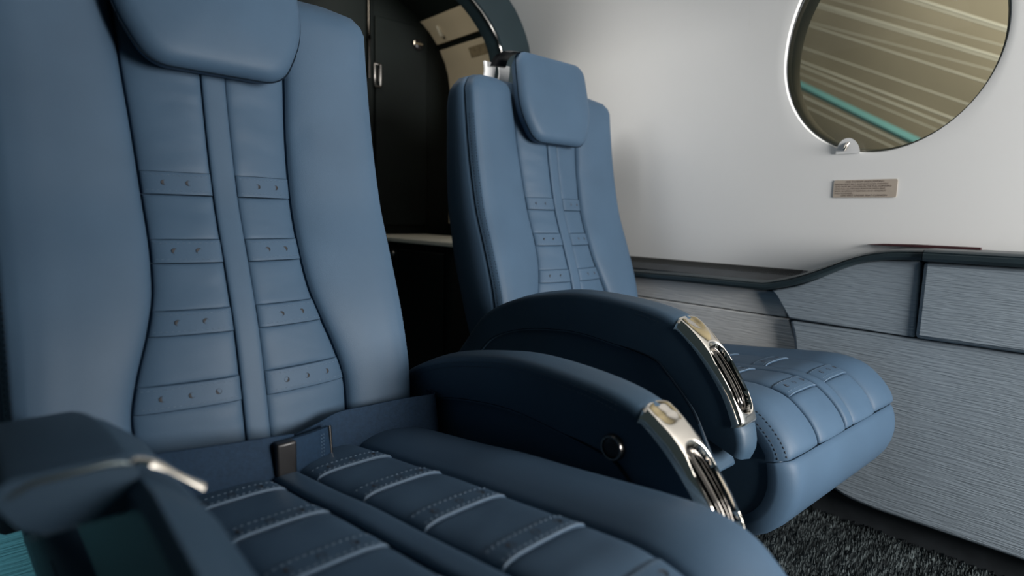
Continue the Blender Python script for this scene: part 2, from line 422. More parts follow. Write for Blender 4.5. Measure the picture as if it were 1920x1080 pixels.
tag(prism('shade_strip_right', Z([(-0.9, -0.70), (1.6, -0.70), (1.6, -0.638), (-0.9, -0.636)]), 1.478, 1.50, M['gasket'], None, 0.002), 'dark strip added for the shade under the grey side panels', kind='structure')  # dark strip stands in for the shadow below the panels
# rail along the top of the panels, in two lengths with a joint
def rail(pt, pb, name, label, x_in=1.432):
    g = MB(); rings = []
    for (y, a), (_, b) in zip(pt, pb):
        a += H; b += H; hgt = a-b
        rings.append([(1.53, y, a+0.001), (x_in+0.020, y, a), (x_in+0.008, y, a-0.0015), (x_in+0.002, y, a-hgt*0.22), (x_in+0.003, y, a-hgt*0.30), (x_in-0.001, y, a-hgt*0.38),
                      (x_in-0.002, y, b+hgt*0.3), (x_in+0.002, y, b+hgt*0.08), (x_in+0.012, y, b), (1.53, y, b)])
    g.loft(rings)
    return tag(g.build(name, M['rail'], sharp=40), label, kind='structure')
pt = dense([(1.60, -0.158), (1.067, -0.151), (0.871, -0.147), (0.70, -0.1455), (0.655, -0.142), (0.587, -0.122), (0.529, -0.097), (0.475, -0.072), (0.43, -0.057), (0.39, -0.051), (0.341, -0.0485)], 60)
pb = dense([(1.60, -0.180), (1.067, -0.175), (0.871, -0.172), (0.70, -0.170), (0.655, -0.167), (0.587, -0.147), (0.529, -0.121), (0.475, -0.093), (0.43, -0.080), (0.39, -0.0745), (0.341, -0.0725)], 60)
pb[:, 0] = pt[:, 0]
rail(pt, pb, 'trim_1', 'dark swept rail stepping up over the grey side panels')
rail([(0.338, -0.0475), (-0.9, -0.047)], [(0.338, -0.0735), (-0.9, -0.0735)], 'trim_2', 'straight forward length of dark rail', 1.424)
# air grille in the ledge behind the low part of the rail
g = MB(); g.grid([[(1.531, y, -0.1185+H), (1.49, y, -0.133+H), (1.458, y, -0.1465+H), (1.458, y, -0.165+H)] for y in (0.60, 0.85, 1.1, 1.6)])
gr = tag(g.build('trim_3', M['gasket']), 'dark ledge with a fine air grille behind the rail', kind='structure')
g = MB()
y = 0.612
while y < 1.25:
    for k in range(5):
        x = 1.497+k*0.0068; z = -0.1305+0.0115*k/4+H
        g.box(x-0.0018, x+0.0018, y, y+0.0035, z-0.001, z+0.0012)
    y += 0.0062
tag(g.build('grille_mesh', M['grille'], gr, smooth=False), 'fine grey mesh', kind='stuff')
# slim lid line on top of the forward ledge
g = MB(); g.loft([[(1.522+0.006*s, y, z+H) for s, z in ((-1, -0.047), (-1, z1), (1, z1+0.001), (1, -0.047))] for y, z1 in ((0.470, -0.0465), (0.437, -0.0435), (0.38, -0.042), (0.262, -0.0425))])
tag(g.build('ledge_lid', mat('dark_red_brown', (0.05, 0.018, 0.02), 0.4, var=0.1, var_scale=20)), 'thin dark lid lying along the top of the forward rail', 'lid')

# ------------------------------------------------------------------ aft: arch frame, cream panels, bulkhead, counter
YF = 1.62
oz = [-0.70, -0.4, 0.0, 0.3, 0.5, 0.577, 0.64, 0.69, 0.76, 0.80]
outer = [(XW(z), z) for z in np.linspace(-0.70, 0.86, 40)]+[(0.95, 0.885), (0.75, 0.89), (0.5, 0.88), (0.25, 0.845), (0.05, 0.74)]
inner_c = dense([(1.395, -0.70), (1.40, -0.2), (1.398, 0.3), (1.390, 0.48), (1.366, 0.577), (1.318, 0.640), (1.24, 0.70), (1.12, 0.75), (0.95, 0.775), (0.75, 0.78), (0.5, 0.77), (0.3, 0.74), (0.15, 0.66)], 60)
outer_c = dense(outer, 60)
g = MB(); rings = []
for (xo, zo), (xi, zi) in zip(outer_c, inner_c):
    rings.append([(xo, YF, zo+H), (xi+0.006, YF-0.012, zi+0.003+H), (xi, YF-0.004, zi+H), (xi, YF+0.06, zi+H), (xo, YF+0.06, zo+H)])
g.loft(rings)
fr = tag(g.build('trim_4', M['frame'], sharp=40), 'dark teal arch frame around the aft doorway', kind='structure')
g = MB(); g.tube([(x, YF-0.006, z+H) for x, z in inner_c[18:48]], 0.0035, 6)
tag(g.build('edge_strip', M['dark_chrome'], fr), 'thin metal edge strip')

YB = 2.12
g = MB(); g.grid([[(XW(z)+0.004, y, z+H) for z in np.linspace(-0.72, 0.86, 40)] for y in (YF+0.05, 1.9, YB+0.05)])
g.grid([[(x, y, z+H) for x, z in dense(cz, 14)] for y in (YF+0.05, 1.9, YB+0.05)])
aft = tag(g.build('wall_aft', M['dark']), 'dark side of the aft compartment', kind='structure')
for z0, z1 in ((-0.04, 0.672), (0.692, 0.765)):
    g = MB(); rings = []
    for y in np.linspace(YF+0.07, YB-0.002, 5):
        zs = np.linspace(z0, z1, 16)
        rings.append([(XW(z)-0.006, y, z+H) for z in zs]+[(XW(z)+0.002, y, z+H) for z in zs[::-1]])
    g.loft(rings); g.build('side_panel', M['cream'], aft, sharp=40)
g = MB(); zs = np.linspace(0.617, 0.652, 5)
g.loft([[(XW(z)-0.008, y, z+H) for z in zs]+[(XW(z)-0.004, y, z+H) for z in zs[::-1]] for y in (1.83, 1.94)])
tag(g.build('small_label', mat('faded_brown_label', (0.26, 0.21, 0.13), 0.6, var=0.2, var_scale=60), aft), 'faded brown label')
g = MB(); g.loft([[(XW(0.72)-0.012, y, 0.705+H), (XW(0.74)-0.012, y, 0.74+H), (XW(0.74), y, 0.74+H), (XW(0.72), y, 0.705+H)] for y in (2.04, 2.05)])
tag(g.build('pull_tab', M['counter'], aft), 'small pale pull tab')

g = MB(); g.box(-0.03, 1.56, YB, YB+0.04, 0, 0.92+H)
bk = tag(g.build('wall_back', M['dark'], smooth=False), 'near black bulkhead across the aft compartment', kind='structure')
# door leaves on the bulkhead
for x0, x1, z0, z1 in ((0.10, 1.155, -0.05, 0.84), (1.165, 1.40, -0.05, 0.74)):
    g = MB(); g.box(x0, x1, YB-0.014, YB, z0+H, z1+H)
    bevel(g.build('cupboard_door', M['dark'], bk), 0.004)
g = MB(); lx, lz = 1.168, 0.520
out = [(lx+0.010*sx_+0.003*math.cos(a)*1, lz+0.038*sz_+0.003*math.sin(a)) for sx_, sz_, a in ((1, 1, 0.3), (1, 1, 1.2), (-1, 1, 2), (-1, 1, 2.8), (-1, -1, 3.5), (-1, -1, 4.3), (1, -1, 5), (1, -1, 5.9))]
g.tube([(x, YB-0.022, z+H) for x, z in out], 0.0045, 8, True)
g.box(lx+0.001, lx+0.009, YB-0.026, YB-0.012, lz-0.024+H, lz+0.024+H)
tag(g.build('latch', M['dark_chrome'], bk), 'metal flush latch')
g = MB(); kx, kz = 1.352, 0.668
g.loft([[(kx+r*math.cos(a), YB-yy, kz+r*math.sin(a)+H) for a in np.linspace(0, 2*math.pi, 20, endpoint=False)] for r, yy in ((0.022, 0.0), (0.022, 0.018), (0.016, 0.024), (0.006, 0.026))])
tag(g.build('knob', M['black'], bk), 'black round latch knob')
g = MB(); g.box(kx-0.024, kx+0.012, YB-0.034, YB-0.024, kz-0.003+H, kz+0.003+H)
g.tube([(kx-0.024, YB-0.03, kz-0.006+H), (kx-0.024, YB-0.03, kz+0.008+H)], 0.0045, 8)
tag(g.build('knob_handle', M['chrome'], bk), 'chrome turn handle')
g = MB(); g.tube([(1.128, YB-0.03, 0.50+H), (1.128, YB-0.03, 0.82+H)], 0.0055, 8); g.box(1.122, 1.134, YB-0.035, YB, 0.64+H, 0.655+H)
tag(g.build('door_rail', M['slot'], bk), 'slim upright metal rail')

cab = empty('galley_cabinet', (1.24, 1.80, 0), 'black low cabinet with a pale counter between the two seat backs', 'cabinet')
def loc(o): o.location = (-o.parent.location.x, -o.parent.location.y, 0); return o
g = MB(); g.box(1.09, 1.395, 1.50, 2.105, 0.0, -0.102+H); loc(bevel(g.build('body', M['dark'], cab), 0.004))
g = MB(); g.box(1.078, 1.398, 1.48, 2.108, -0.102+H, -0.087+H); loc(tag(bevel(g.build('countertop', M['counter'], cab), 0.003), 'pale stone coloured counter'))
g = MB(); g.box(1.080, 1.09, 1.53, 1.80, 0.04, -0.125+H); dr = loc(bevel(g.build('door', M['dark'], cab), 0.003))
g = MB(); g.box(1.080, 1.09, 1.81, 2.09, 0.04, -0.125+H); loc(bevel(g.build('door', M['dark'], cab), 0.003))
g = MB(); g.loft([[(1.080-xx, 1.83+r*math.cos(a), -0.145+H+r*math.sin(a)) for a in np.linspace(0, 2*math.pi, 16, endpoint=False)] for r, xx in ((0.012, 0), (0.012, 0.006), (0.008, 0.010), (0.003, 0.011))])
loc(tag(g.build('knob', M['dark_chrome'], cab), 'small metal knob'))

# left rear lower side lining seen past the near armrest
def rbox(name, x0, x1, y0, y1, z0, z1, mt, parent=None, bev=0.02):
    g = MB(); g.box(x0, x1, y0, y1, z0, z1); return bevel(g.build(name, mt, parent), bev, 6)
g = MB(); prof = dense([(-0.30, -0.44), (-0.10, -0.465), (-0.006, -0.487), (0.03, -0.518), (0.054, -0.560), (0.064, -0.605), (0.068, -0.66), (0.068, -0.70)], 24)
rings = [[(x, y, z+H) for x, z in prof]+[(-0.30, y, 0.0)] for y in (1.15, 1.5, 2.1)]
g.loft(rings)
wl = tag(g.build('wall_left', M['teal'], sharp=60), 'teal rippled lower side lining behind the near seat', kind='structure')
g = MB(); g.box(-0.30, 0.012, 1.62, 1.70, -0.62+H, -0.30+H); bevel(g.build('lining_end', M['cream'], wl), 0.008)

g = MB(); g.box(-0.03, 0.62, -0.66, -0.60, 0, 0.42+H); tag(bevel(g.build('front_blocker', M['blocker']), 0.02), 'unseen shade-casting divider ahead of the near seat', kind='structure')  # out of view, added only to keep light off the near armrest and seat

# ------------------------------------------------------------------ hangar outside the window
o_ = Vector((7.3, 0.5, 0)); hd = Vector((0.51, 0.99, 0)).normalized(); hn = Vector((0.99, -0.51, 0)).normalized()
g = MB(); b0 = o_+hn*0.35
g.add([b0-hd*6+Vector((0, 0, -1)), b0+hd*9+Vector((0, 0, -1)), b0+hd*9+Vector((0, 0, 7)), b0-hd*6+Vector((0, 0, 7)),
       b0-hd*6+hn*0.1+Vector((0, 0, -1)), b0+hd*9+hn*0.1+Vector((0, 0, -1)), b0+hd*9+hn*0.1+Vector((0, 0, 7)), b0-hd*6+hn*0.1+Vector((0, 0, 7))],
      [(0, 1, 2, 3), (7, 6, 5, 4), (0, 4, 5, 1), (1, 5, 6, 2), (2, 6, 7, 3), (3, 7, 4, 0)])
hg = tag(g.build('wall_outside', M['olive'], smooth=False), 'olive hangar wall seen through the oval window', kind='structure')
def hl(a, b, r, mt, name='streak_line'):  # tubes stand in for the roof lines reflected in the pane
    a, b = Vector(a), Vector(b); d = b-a
    g = MB(); g.tube([a-d*1.2+Vector((0, 0, H)), b+d*1.2+Vector((0, 0, H))], r, 6); return g.build(name, mt, hg)
hl((8.678, 3.757, 3.049), (7.405, 1.286, 1.606), 0.014, M['streak']); hl((8.678, 3.757, 3.009), (7.405, 1.286, 1.574), 0.009, M['streak'])
hl((8.812, 4.017, 2.377), (7.567, 1.601, 1.069), 0.012, M['streak']); hl((8.777, 3.950, 2.846), (7.463, 1.399, 1.409), 0.009, M['streak'])
hl((7.858, 2.165, 2.464), (7.386, 1.249, 1.863), 0.016, M['streak']); hl((7.858, 2.165, 2.424), (7.386, 1.249, 1.833), 0.009, M['streak'])
hl((8.779, 3.953, 2.043), (7.745, 1.946, 0.874), 0.050, M['teal_streak'], 'teal_streak_line'); hl((8.779, 3.953, 1.90), (7.745, 1.946, 0.79), 0.014, M['streak'])
hl((8.70, 3.80, 2.80), (7.45, 1.37, 1.52), 0.006, M['streak']); hl((8.80, 3.99, 2.20), (7.62, 1.70, 0.95), 0.006, M['streak']); hl((8.80, 3.99, 1.80), (7.80, 2.05, 0.76), 0.008, M['streak']); hl((8.5, 3.4, 2.95), (7.39, 1.25, 1.70), 0.006, M['streak'])
hl((8.80, 3.99, 2.55), (7.51, 1.49, 1.20), 0.008, M['streak']); hl((8.80, 3.99, 2.30), (7.58, 1.63, 1.00), 0.010, M['streak'])

# ------------------------------------------------------------------ the seats
VO = interp([-0.42, -0.36, -0.30, -0.255, -0.1655, -0.074, 0.0173, 0.0476, 0.15, 0.25, 0.345],
            [-0.116, -0.109, -0.098, -0.089, -0.0675, -0.0347, 0.000, 0.008, 0.030, 0.045, 0.056])
GR = interp([-0.42, -0.30, -0.264, -0.215, -0.1655, -0.12, -0.074, 0.0173, 0.0476, 0.12, 0.19, 0.27, 0.345],
            [0.136, 0.141, 0.142, 0.132, 0.1165, 0.105, 0.1005, 0.1005, 0.1015, 0.105, 0.110, 0.114, 0.117])
TH = interp([-0.42, -0.277, -0.133, 0.0, 0.2, 0.29, 0.32, 0.345], [0.12, 0.140, 0.156, 0.136, 0.10, 0.082, 0.062, 0.03])
def OUT(wz):
    a = 0.262 if wz > -0.24 else 0.262-0.012*((-0.24-wz)/0.12)**1.5
    if wz > 0.288: a -= 0.055-math.sqrt(max(0, 0.057**2-(wz-0.288)**2))
    return a
def DOME(wz, R=0.036, w0=0.311):
    return 0 if wz < w0 else R-math.sqrt(max(1e-9, R*R-(wz-w0)**2))
def back_pt(u, wz, h):
    g_ = GR(wz)
    return (u, VO(wz)-0.016*(1-min(1, (u/g_)**2))-h, wz+H)

prof_c = [(-0.05, -0.366), (-0.10, -0.357), (-0.20, -0.342), (-0.32, -0.327), (-0.40, -0.315), (-0.48, -0.307), (-0.55, -0.299), (-0.62, -0.2915), (-0.66, -0.2895), (-0.70, -0.297),
          (-0.728, -0.316), (-0.749, -0.340), (-0.7605, -0.366), (-0.766, -0.40), (-0.764, -0.43), (-0.752, -0.463), (-0.728, -0.492), (-0.69, -0.515), (-0.64, -0.525)]
CP = dense(prof_c, 400)
tg = np.gradient(CP, axis=0); tg /= np.linalg.norm(tg, axis=1)[:, None]
CN = np.stack([tg[:, 1], -tg[:, 0]], -1)           # outward normal (up on top, forward at the front)
def s_at(v): return int(np.argmin(np.abs(CP[:330, 0]-v)+(CP[:330, 1] < -0.40)*9))/399.0
S_F = int(np.argmin(np.abs(CP[:, 0]+0.7605)+np.abs(CP[:, 1]+0.366)))/399.0
def cush_pt(u, s, h):
    x = np.clip(s, 0, 1)*399; i = min(int(x), 398); t = x-i
    p = CP[i]*(1-t)+CP[i+1]*t; n_ = CN[i]*(1-t)+CN[i+1]*t
    return (u, p[0]+n_[0]*h, p[1]+n_[1]*h+H)

ARM_TOP = [(0.005, -0.345), (-0.046, -0.288), (-0.113, -0.219), (-0.21, -0.174), (-0.32, -0.148), (-0.415, -0.138), (-0.534, -0.144), (-0.600, -0.158), (-0.637, -0.182), (-0.670, -0.216),
           (-0.700, -0.257), (-0.719, -0.300), (-0.727, -0.335), (-0.722, -0.356)]

def ring_of(center, a, b, r, n=14):
    return [center+a*(r*math.cos(2*math.pi*k/n))+b*(r*math.sin(2*math.pi*k/n)) for k in range(n)]

def eyelet(parent, c, e1, e2, nrm, r=0.0047):
    c, e1, e2, nrm = Vector(c), Vector(e1), Vector(e2), Vector(nrm)
    g = MB()
    g.loft([ring_of(c-nrm*0.002, e1, e2, r), ring_of(c+nrm*0.0004, e1, e2, r), ring_of(c-nrm*0.0001, e1, e2, r*0.8)], cap0=False)
    return g.build('eyelet', M['hole'], parent)

def armrest(root, ui, uo, dv, dw, name='armrest', button=None, stitched=True):
    path = dense(ARM_TOP, 70)+np.array([dv, dw])
    t_ = np.gradient(path, axis=0); t_ /= np.linalg.norm(t_, axis=1)[:, None]
    nn = np.stack([t_[:, 1], -t_[:, 0]], -1)
    sg = 1 if uo > ui else -1; wd = abs(uo-ui)
    def section(i, grow=0.0, depth=None, sink=0.0):
        f = i/69.0
        d = depth if depth is not None else 0.052+0.03*min(1, f/0.6)-0.02*max(0, (f-0.8)/0.2)
        taper = 0.009*max(0, (f-0.62)/0.38)
        a, b = taper, wd-taper; r = 0.013
        q = [(a, -d)]+[(a-grow+r*(1-math.cos(x)), grow-r*(1-math.sin(x))) for x in np.linspace(0, math.pi/2, 6)]
        q += [((a+b)/2, 0.0035+grow)]
        q += [(b+grow-r*(1-math.cos(x)), grow-r*(1-math.sin(x))) for x in np.linspace(math.pi/2, 0, 6)]+[(b, -d)]
        q = [(x, min(z, -sink)) if sink else (x, z) for x, z in q]
        return [(ui+sg*x, path[i, 0]+nn[i, 0]*z, path[i, 1]+nn[i, 1]*z+H) for x, z in q]
    i0 = int(np.argmin(np.abs(path[:, 0]-dv+0.602)+np.abs(path[:, 1]-dw+0.158))); i1 = int(np.argmin(np.abs(path[:, 0]-dv+0.7195)+np.abs(path[:, 1]-dw+0.302)))
    g = MB(); g.loft([section(i, sink=0.0105 if i0 < i < i1 else 0.0) for i in range(70)])
    arm = g.build(name, M['arm'], root, sharp=60)
    # lower side panel, slightly recessed under the seam
    low = []
    for i in range(4, 66):
        d = 0.048+0.03*min(1, i/69/0.6)-0.02*max(0, (i/69-0.8)/0.2)
        low.append((path[i, 0]-nn[i, 0]*d, path[i, 1]-nn[i, 1]*d))
    e = np.array([dv, dw])
    tail = [np.array((-0.690, -0.385))+e, np.array((-0.640, -0.425))+e, np.array((-0.55, -0.44))+e, np.array((-0.05, -0.45))+e]
    poly = [(a, b+H) for a, b in low]+[(a, b+H) for a, b in tail]
    xa, xb = sorted((ui+sg*0.0045, uo-sg*0.0045))
    prism('arm_side', poly, xa, xb, M['arm'], arm, bev=0.004)
    # dark piping in the seam on both faces
    g = MB()
    for u_ in (ui+sg*0.0015, uo-sg*0.0015):
        g.tube([(u_, a, b+H-0.001) for a, b in low[::2]], 0.0018, 6)
    g.build('seam_piping', M['core'], arm)
    if stitched:
        g = MB()
        for off in (0.010, 0.017):
            for u_ in (ui-sg*0.0002, uo+sg*0.0002):
                g.dash([(u_+ (0.001*sg if u_ == ui else -0.001*sg), path[i, 0]-nn[i, 0]*off, path[i, 1]-nn[i, 1]*off+H) for i in range(6, 50)], 0.0045, 0.002, 0.0006)
        tag(g.build('stitching', M['thread_dark'], arm), kind='stuff')
    # chrome end trim with a long recessed slot
    L = 90; W = 52; rows = []
    for a in np.linspace(0, 1, L):
        row = []
        for c in [-1.0]+list(np.linspace(-1, 1, W-2))+[1.0]:
            curve = 0.035*(1-c*c)*(1-a)
            x = i0+(i1-i0)*(a-curve*1.6); k = int(np.clip(x, 0, 68)); t = x-k
            p = path[k]*(1-t)+path[k+1]*t; n_ = nn[k]*(1-t)+nn[k+1]*t
            hw = wd/2+0.0012-0.009*max(0, (x/69.0-0.62)/0.38)
            uu = c*hw
            hh = 0.0042-0.010*abs(c)**9-0.0025*(c*c)
            # slot
            sa = (a-0.62)/0.30; su = c/0.80
            e_ = (abs(sa)**4+abs(su)**2.6)
            dpt = 1/(1+math.exp((e_-0.85)*22))
            hh -= 0.0105*dpt
            # raised loop inside the slot
            hh += 0.0036*(math.exp(-((c+0.28)/0.09)**2)+math.exp(-((c-0.22)/0.09)**2))*dpt*min(1, max(0, (a-0.36)/0.08))*min(1, max(0, (0.86-a)/0.04))
            # dished thumb area at the top
            hh -= 0.0030*math.exp(-(((a-0.11)/0.09)**2+((c+0.1)/0.55)**2))
            edge_ = 0.003*max(0, 1-min(a, 1-a)/0.02)
            hh -= edge_
            if len(row) in (0, W-1): hh -= 0.005
            row.append((ui+sg*(wd/2)+sg*uu, p[0]+n_[0]*hh, p[1]+n_[1]*hh+H))
        rows.append(row)
    g = MB(); g.grid(rows)
    ch = g.build('chrome_trim', M['chrome'], arm, sharp=80)
    ch.data.materials.append(M['slot'])
    for pl_ in ch.data.polygons:
        ia, ic = divmod(pl_.index, W-1); a, c = (ia+0.5)/(L-1), -1+2*(ic-0.5)/(W-3)
        if abs((a-0.62)/0.30)**4+abs(c/0.80)**2.6 < 0.84: pl_.material_index = 1
    tag(ch, 'polished metal end trim with a long slot')
    if button:
        bv, bw = button; s_ = -sg
        f0 = ui-sg*(-0.002)
        g = MB(); rings = []
        for r_, xx in ((0.0165, 0.004), (0.0165, -0.003), (0.0150, -0.006), (0.0125, -0.006), (0.0115, -0.003)):
            rings.append([(f0+sg*xx, bv+r_*math.cos(a), bw+H+r_*math.sin(a)) for a in np.linspace(0, 2*math.pi, 28, endpoint=False)])
        g.loft(rings); tag(g.build('button_ring', M['dark_chrome'], arm), 'dark metal ring')
        g = MB(); g.loft([[(f0+sg*xx, bv+r_*math.cos(a), bw+H+r_*math.sin(a)) for a in np.linspace(0, 2*math.pi, 24, endpoint=False)] for r_, xx in ((0.0112, 0.0), (0.0112, -0.005), (0.009, -0.0065), (0.004, -0.006))])
        tag(g.build('button', M['black'], arm), 'black recline button')
    return arm

def build_seat(label, loc_, rz, arms):
    root = empty('aircraft_seat', loc_, label, 'seat', rz, 'blue leather cabin seats')
    # ---- backrest
    wsl = [-0.40+0.745*i/52 for i in range(53)]
    # shell: sides and rear
    rings = []
    for wz in wsl:
        o, T, v0 = OUT(wz), TH(wz), VO(wz)+DOME(wz)
        half = [(o-0.003, 0.007), (o+0.004, 0.018*min(1, T/0.1)), (o+0.007, T*0.40), (o+0.007, T*0.72), (o+0.002, T*0.88), (o-0.014, T*0.98), (o-0.05, T*1.02), (o-0.12, T*1.03), (0, T*1.04)]
        Tm = TH(wz)
        ring = [(x, v0+y*(1 if Tm > 0.05 else Tm/0.05), wz+H) for x, y in half]+[(-x, v0+y*(1 if Tm > 0.05 else Tm/0.05), wz+H) for x, y in half[-2::-1]]
        rings.append(ring)
    g = MB(); g.loft(rings)
    shell = g.build('back_shell', M['leather'], root, sharp=70)
    # dark core filling the grooves
    g = MB(); g.loft([[(-OUT(wz)+0.02, VO(wz)+0.012+DOME(wz), wz+H), (OUT(wz)-0.02, VO(wz)+0.012+DOME(wz), wz+H), (OUT(wz)-0.02, VO(wz)+0.02+DOME(wz), wz+H), (-OUT(wz)+0.02, VO(wz)+0.02+DOME(wz), wz+H)] for wz in wsl[:50]])
    g.build('back_core', M['core'], root)
    bp = interp([0, 0.02, 0.05, 0.10, 0.2, 0.35, 0.55, 0.78, 0.90, 0.965, 1.0], [0.0, 0.005, 0.0085, 0.0115, 0.015, 0.018, 0.020, 0.021, 0.018, 0.011, -0.004])
    for sd in (-1, 1):
        rows = []
        for wz in wsl:
            gi = GR(wz)+0.0026+0.02*max(0, (wz-0.30)/0.045)**2; o = OUT(wz); row = []
            fade = max(0.0, 1-max(0, (wz-0.30)/0.045)**2)
            for k, a in enumerate([0.0]+cosn(34)):
                h_ = bp(a)*(0.35+0.65*fade)
                if k == 0: h_ = -0.012
                # a soft dent in the bolster
                if wz > -0.42: h_ -= 0.0018*math.exp(-((a-0.12)/0.1)**2-((wz-0.125)/0.02)**2)*(sd > 0)
                row.append((sd*(gi+(o-gi)*a), VO(wz)-h_+DOME(wz), wz+H))
            rows.append(row)
        g = MB(); g.grid(rows, flip=sd > 0); bl = g.build('back_bolster', M['leather'], root, sharp=32)
        g = MB()
        for da in (0.955, 0.985):
            g.dash([(sd*(GR(wz)+(OUT(wz)-GR(wz))*da), VO(wz)-bp(da)-0.0004+DOME(wz), wz+H) for wz in wsl[6:46]], 0.005, 0.0022, 0.0006)
        tag(g.build('stitching', M['thread_dark'], bl), kind='stuff')
    # centre strip
    pad('back_strip', back_pt, -0.0160, 0.0160, -0.40, 0.335, 0.0030, 5, 60, M['leather'], root, na=10, nb=60, lift=0.0016)
    straps = [(0.0173, 0.0305), (-0.074, 0.0305), (-0.1655, 0.0305), (-0.258, 0.032)]
    for sd in (-1, 1):
        def ue(t, sd=sd): return sd*(GR(t)-0.0002)
        ui_ = sd*0.0168
        zs = [0.335]+[q for b_, h_ in straps for q in (b_+h_, b_)]+[-0.40]
        for k in range(5):
            hi, lo = zs[2*k], zs[2*k+1]
            pad('back_panel', back_pt, ui_, ue, lo+0.0005, hi-(0.0012 if k else 0), 0.0060, 5, 12, M['pad'], root, na=16, nb=14, lift=-0.002, db=0.35)
        for k, (b_, h_) in enumerate(straps):
            st = pad('back_strap', back_pt, ui_, ue, b_, b_+h_, 0.0060, 5, 24, M['leather'], root, na=16, nb=12, lift=0.0002, db=0.3)
            def surf(u, t, ex=0.0):
                a = (abs(u)-0.0168)/(abs(ue(t))-0.0168); bb = (t-b_)/h_
                return back_pt(u, t, 0.0002+0.0060*edge(min(1, max(0, a)), 5)*(0.7+0.3*edge(min(1, max(0, bb)), 24))+ex)
            g = MB()
            for fr_ in (0.17, 0.86):
                t = b_+h_*fr_
                g.dash([surf(ui_+(ue(t)-ui_)*q, t, 0.0003) for q in np.linspace(0.02, 0.98, 24)], 0.0042, 0.0026, 0.0006)
            tag(g.build('stitching', M['thread'], st), kind='stuff')
            fr_h = (0.36, 0.70) if k < 3 else (0.24, 0.50, 0.77)
            t = b_+h_*0.52
            for q in fr_h:
                u = ui_+(ue(t)-ui_)*q
                eyelet(st, surf(u, t), (1, 0, 0), (0, 0.25, 0.97), (0, -1, 0), 0.0038)
    # headrest
    def hr(p, off): return (p[0], 0.045+0.22*(p[1]-0.3)+off, p[1]+H)
    corners = [(-0.090, 0.191, 0.030), (0.090, 0.191, 0.030), (0.130, 0.268, 0.05), (0.124, 0.412, 0.030), (-0.124, 0.412, 0.030), (-0.130, 0.268, 0.05)]
    out_ = []
    for i, (x, z, r_) in enumerate(corners):
        p, a, b = Vector((x, z)), Vector(corners[i-1][:2]), Vector(corners[(i+1) % 6][:2])
        d1, d2 = (a-p).normalized(), (b-p).normalized(); k = min(r_, (a-p).length*0.48, (b-p).length*0.48)
        for t in np.linspace(0, 1, 9):
            q = (p+d1*k)*(1-t)**2+p*2*t*(1-t)+(p+d2*k)*t*t
            out_.append((q.x, q.y+0.012*(1-(q.x/0.13)**2)*(q.y > 0.3)))
    O = [Vector(hr(p, -0.052)) for p in out_]
    head = pillow('headrest', O, (0, -1, 0.22), 0.056, 0.007, M['leather'], root, inset=0.024, steps=7, back_scale=0.94)
    g = MB(); cc = sum(O, Vector())/len(O)
    g.tube([cc+(p-cc)*1.0+Vector((0, 0.020, -0.004)) for p in O], 0.0012, 6, True)
    g.build('seam_piping', M['core'], head)
    # harness guide behind the headrest
    gd = MB()
    for u1, u2 in ((-0.156, -0.117), (-0.107, -0.068)):
        rows = []
        for q in np.linspace(0, 1, 6):
            z = 0.335+0.064*q; x1, x2 = u1+0.012*q+0.006*math.sin(math.pi*q), u2+0.012*q
            y = 0.132-0.004*math.sin(math.pi*q)
            rows.append([(x1, y, z+H), (x2, y, z+H), (x2, y+0.006, z+H), (x1, y+0.006, z+H)])
        gd.loft(rows)
    hg_ = tag(gd.build('harness_guide', M['white'], head, sharp=30), 'white harness guide plates')
    gd = MB(); gd.loft([[(-0.132, y, z+H), (-0.092, y, z+0.004+H), (-0.088, y+0.012, z+0.004+H), (-0.136, y+0.012, z+H)] for y, z in ((0.106, 0.384), (0.100, 0.398), (0.085, 0.408), (0.05, 0.412), (0.03, 0.405))])
    tag(gd.build('harness_strap', M['black'], head, sharp=30), 'black harness strap')

    # ---- seat cushion
    g = MB(); rows = [[cush_pt(u, s, -0.012) for u in (-0.236, -0.12, 0.12, 0.236)] for s in np.linspace(0, 1, 60)]
    g.grid(rows)
    g.build('seat_core', M['core'], root)
    g = MB(); vs = np.linspace(0, 1, 40)
    bolster_h = interp([0, 0.04, 0.12, 0.3, 0.6, 0.82, 0.91, 0.96, 1.0], [-0.006, 0.001, 0.006, 0.012, 0.013, 0.008, 0.002, -0.006, -0.016])
    GC = 0.129
    for sd in (-1, 1):
        rows = []
        for b in cosn(60):
            s = b*(S_F-0.002); row = []
            endk = edge(b, 60)
            for k, a in enumerate([0.0]+cosn(22)+[1.0]):
                hh = bolster_h(a)
                if k in (0, 24): hh = -0.03
                row.append(cush_pt(sd*(GC+0.001+(0.251-GC)*a), s, hh*endk if hh > 0 else hh-(1-endk)*0.005))
            rows.append(row)
        rows = [[cush_pt(p[0], 0, -0.02) for p in rows[0]]]+rows+[[cush_pt(p[0], S_F-0.002, -0.016) for p in rows[-1]]]
        g = MB(); g.grid(rows, flip=sd < 0); bl = g.build('seat_bolster', M['leather'], root, sharp=70)
        g = MB()
        for da, ex in ((0.93, 0.0), (0.985, 0.0)):
            g.dash([cush_pt(sd*(GC+0.001+(0.251-GC)*da), s, bolster_h(da)+0.0006) for s in np.linspace(0.2, S_F, 60)], 0.005, 0.0022, 0.0009)
        tag(g.build('stitching', M['thread_dark'], bl), kind='stuff')
    pad('seat_strip', cush_pt, -0.0165, 0.0165, 0.0, S_F-0.002, 0.006, 4, 80, M['leather'], root, na=10, nb=80, lift=0.001)
    fr_v = [-0.145, -0.256, -0.368, -0.482, -0.593, -0.704]
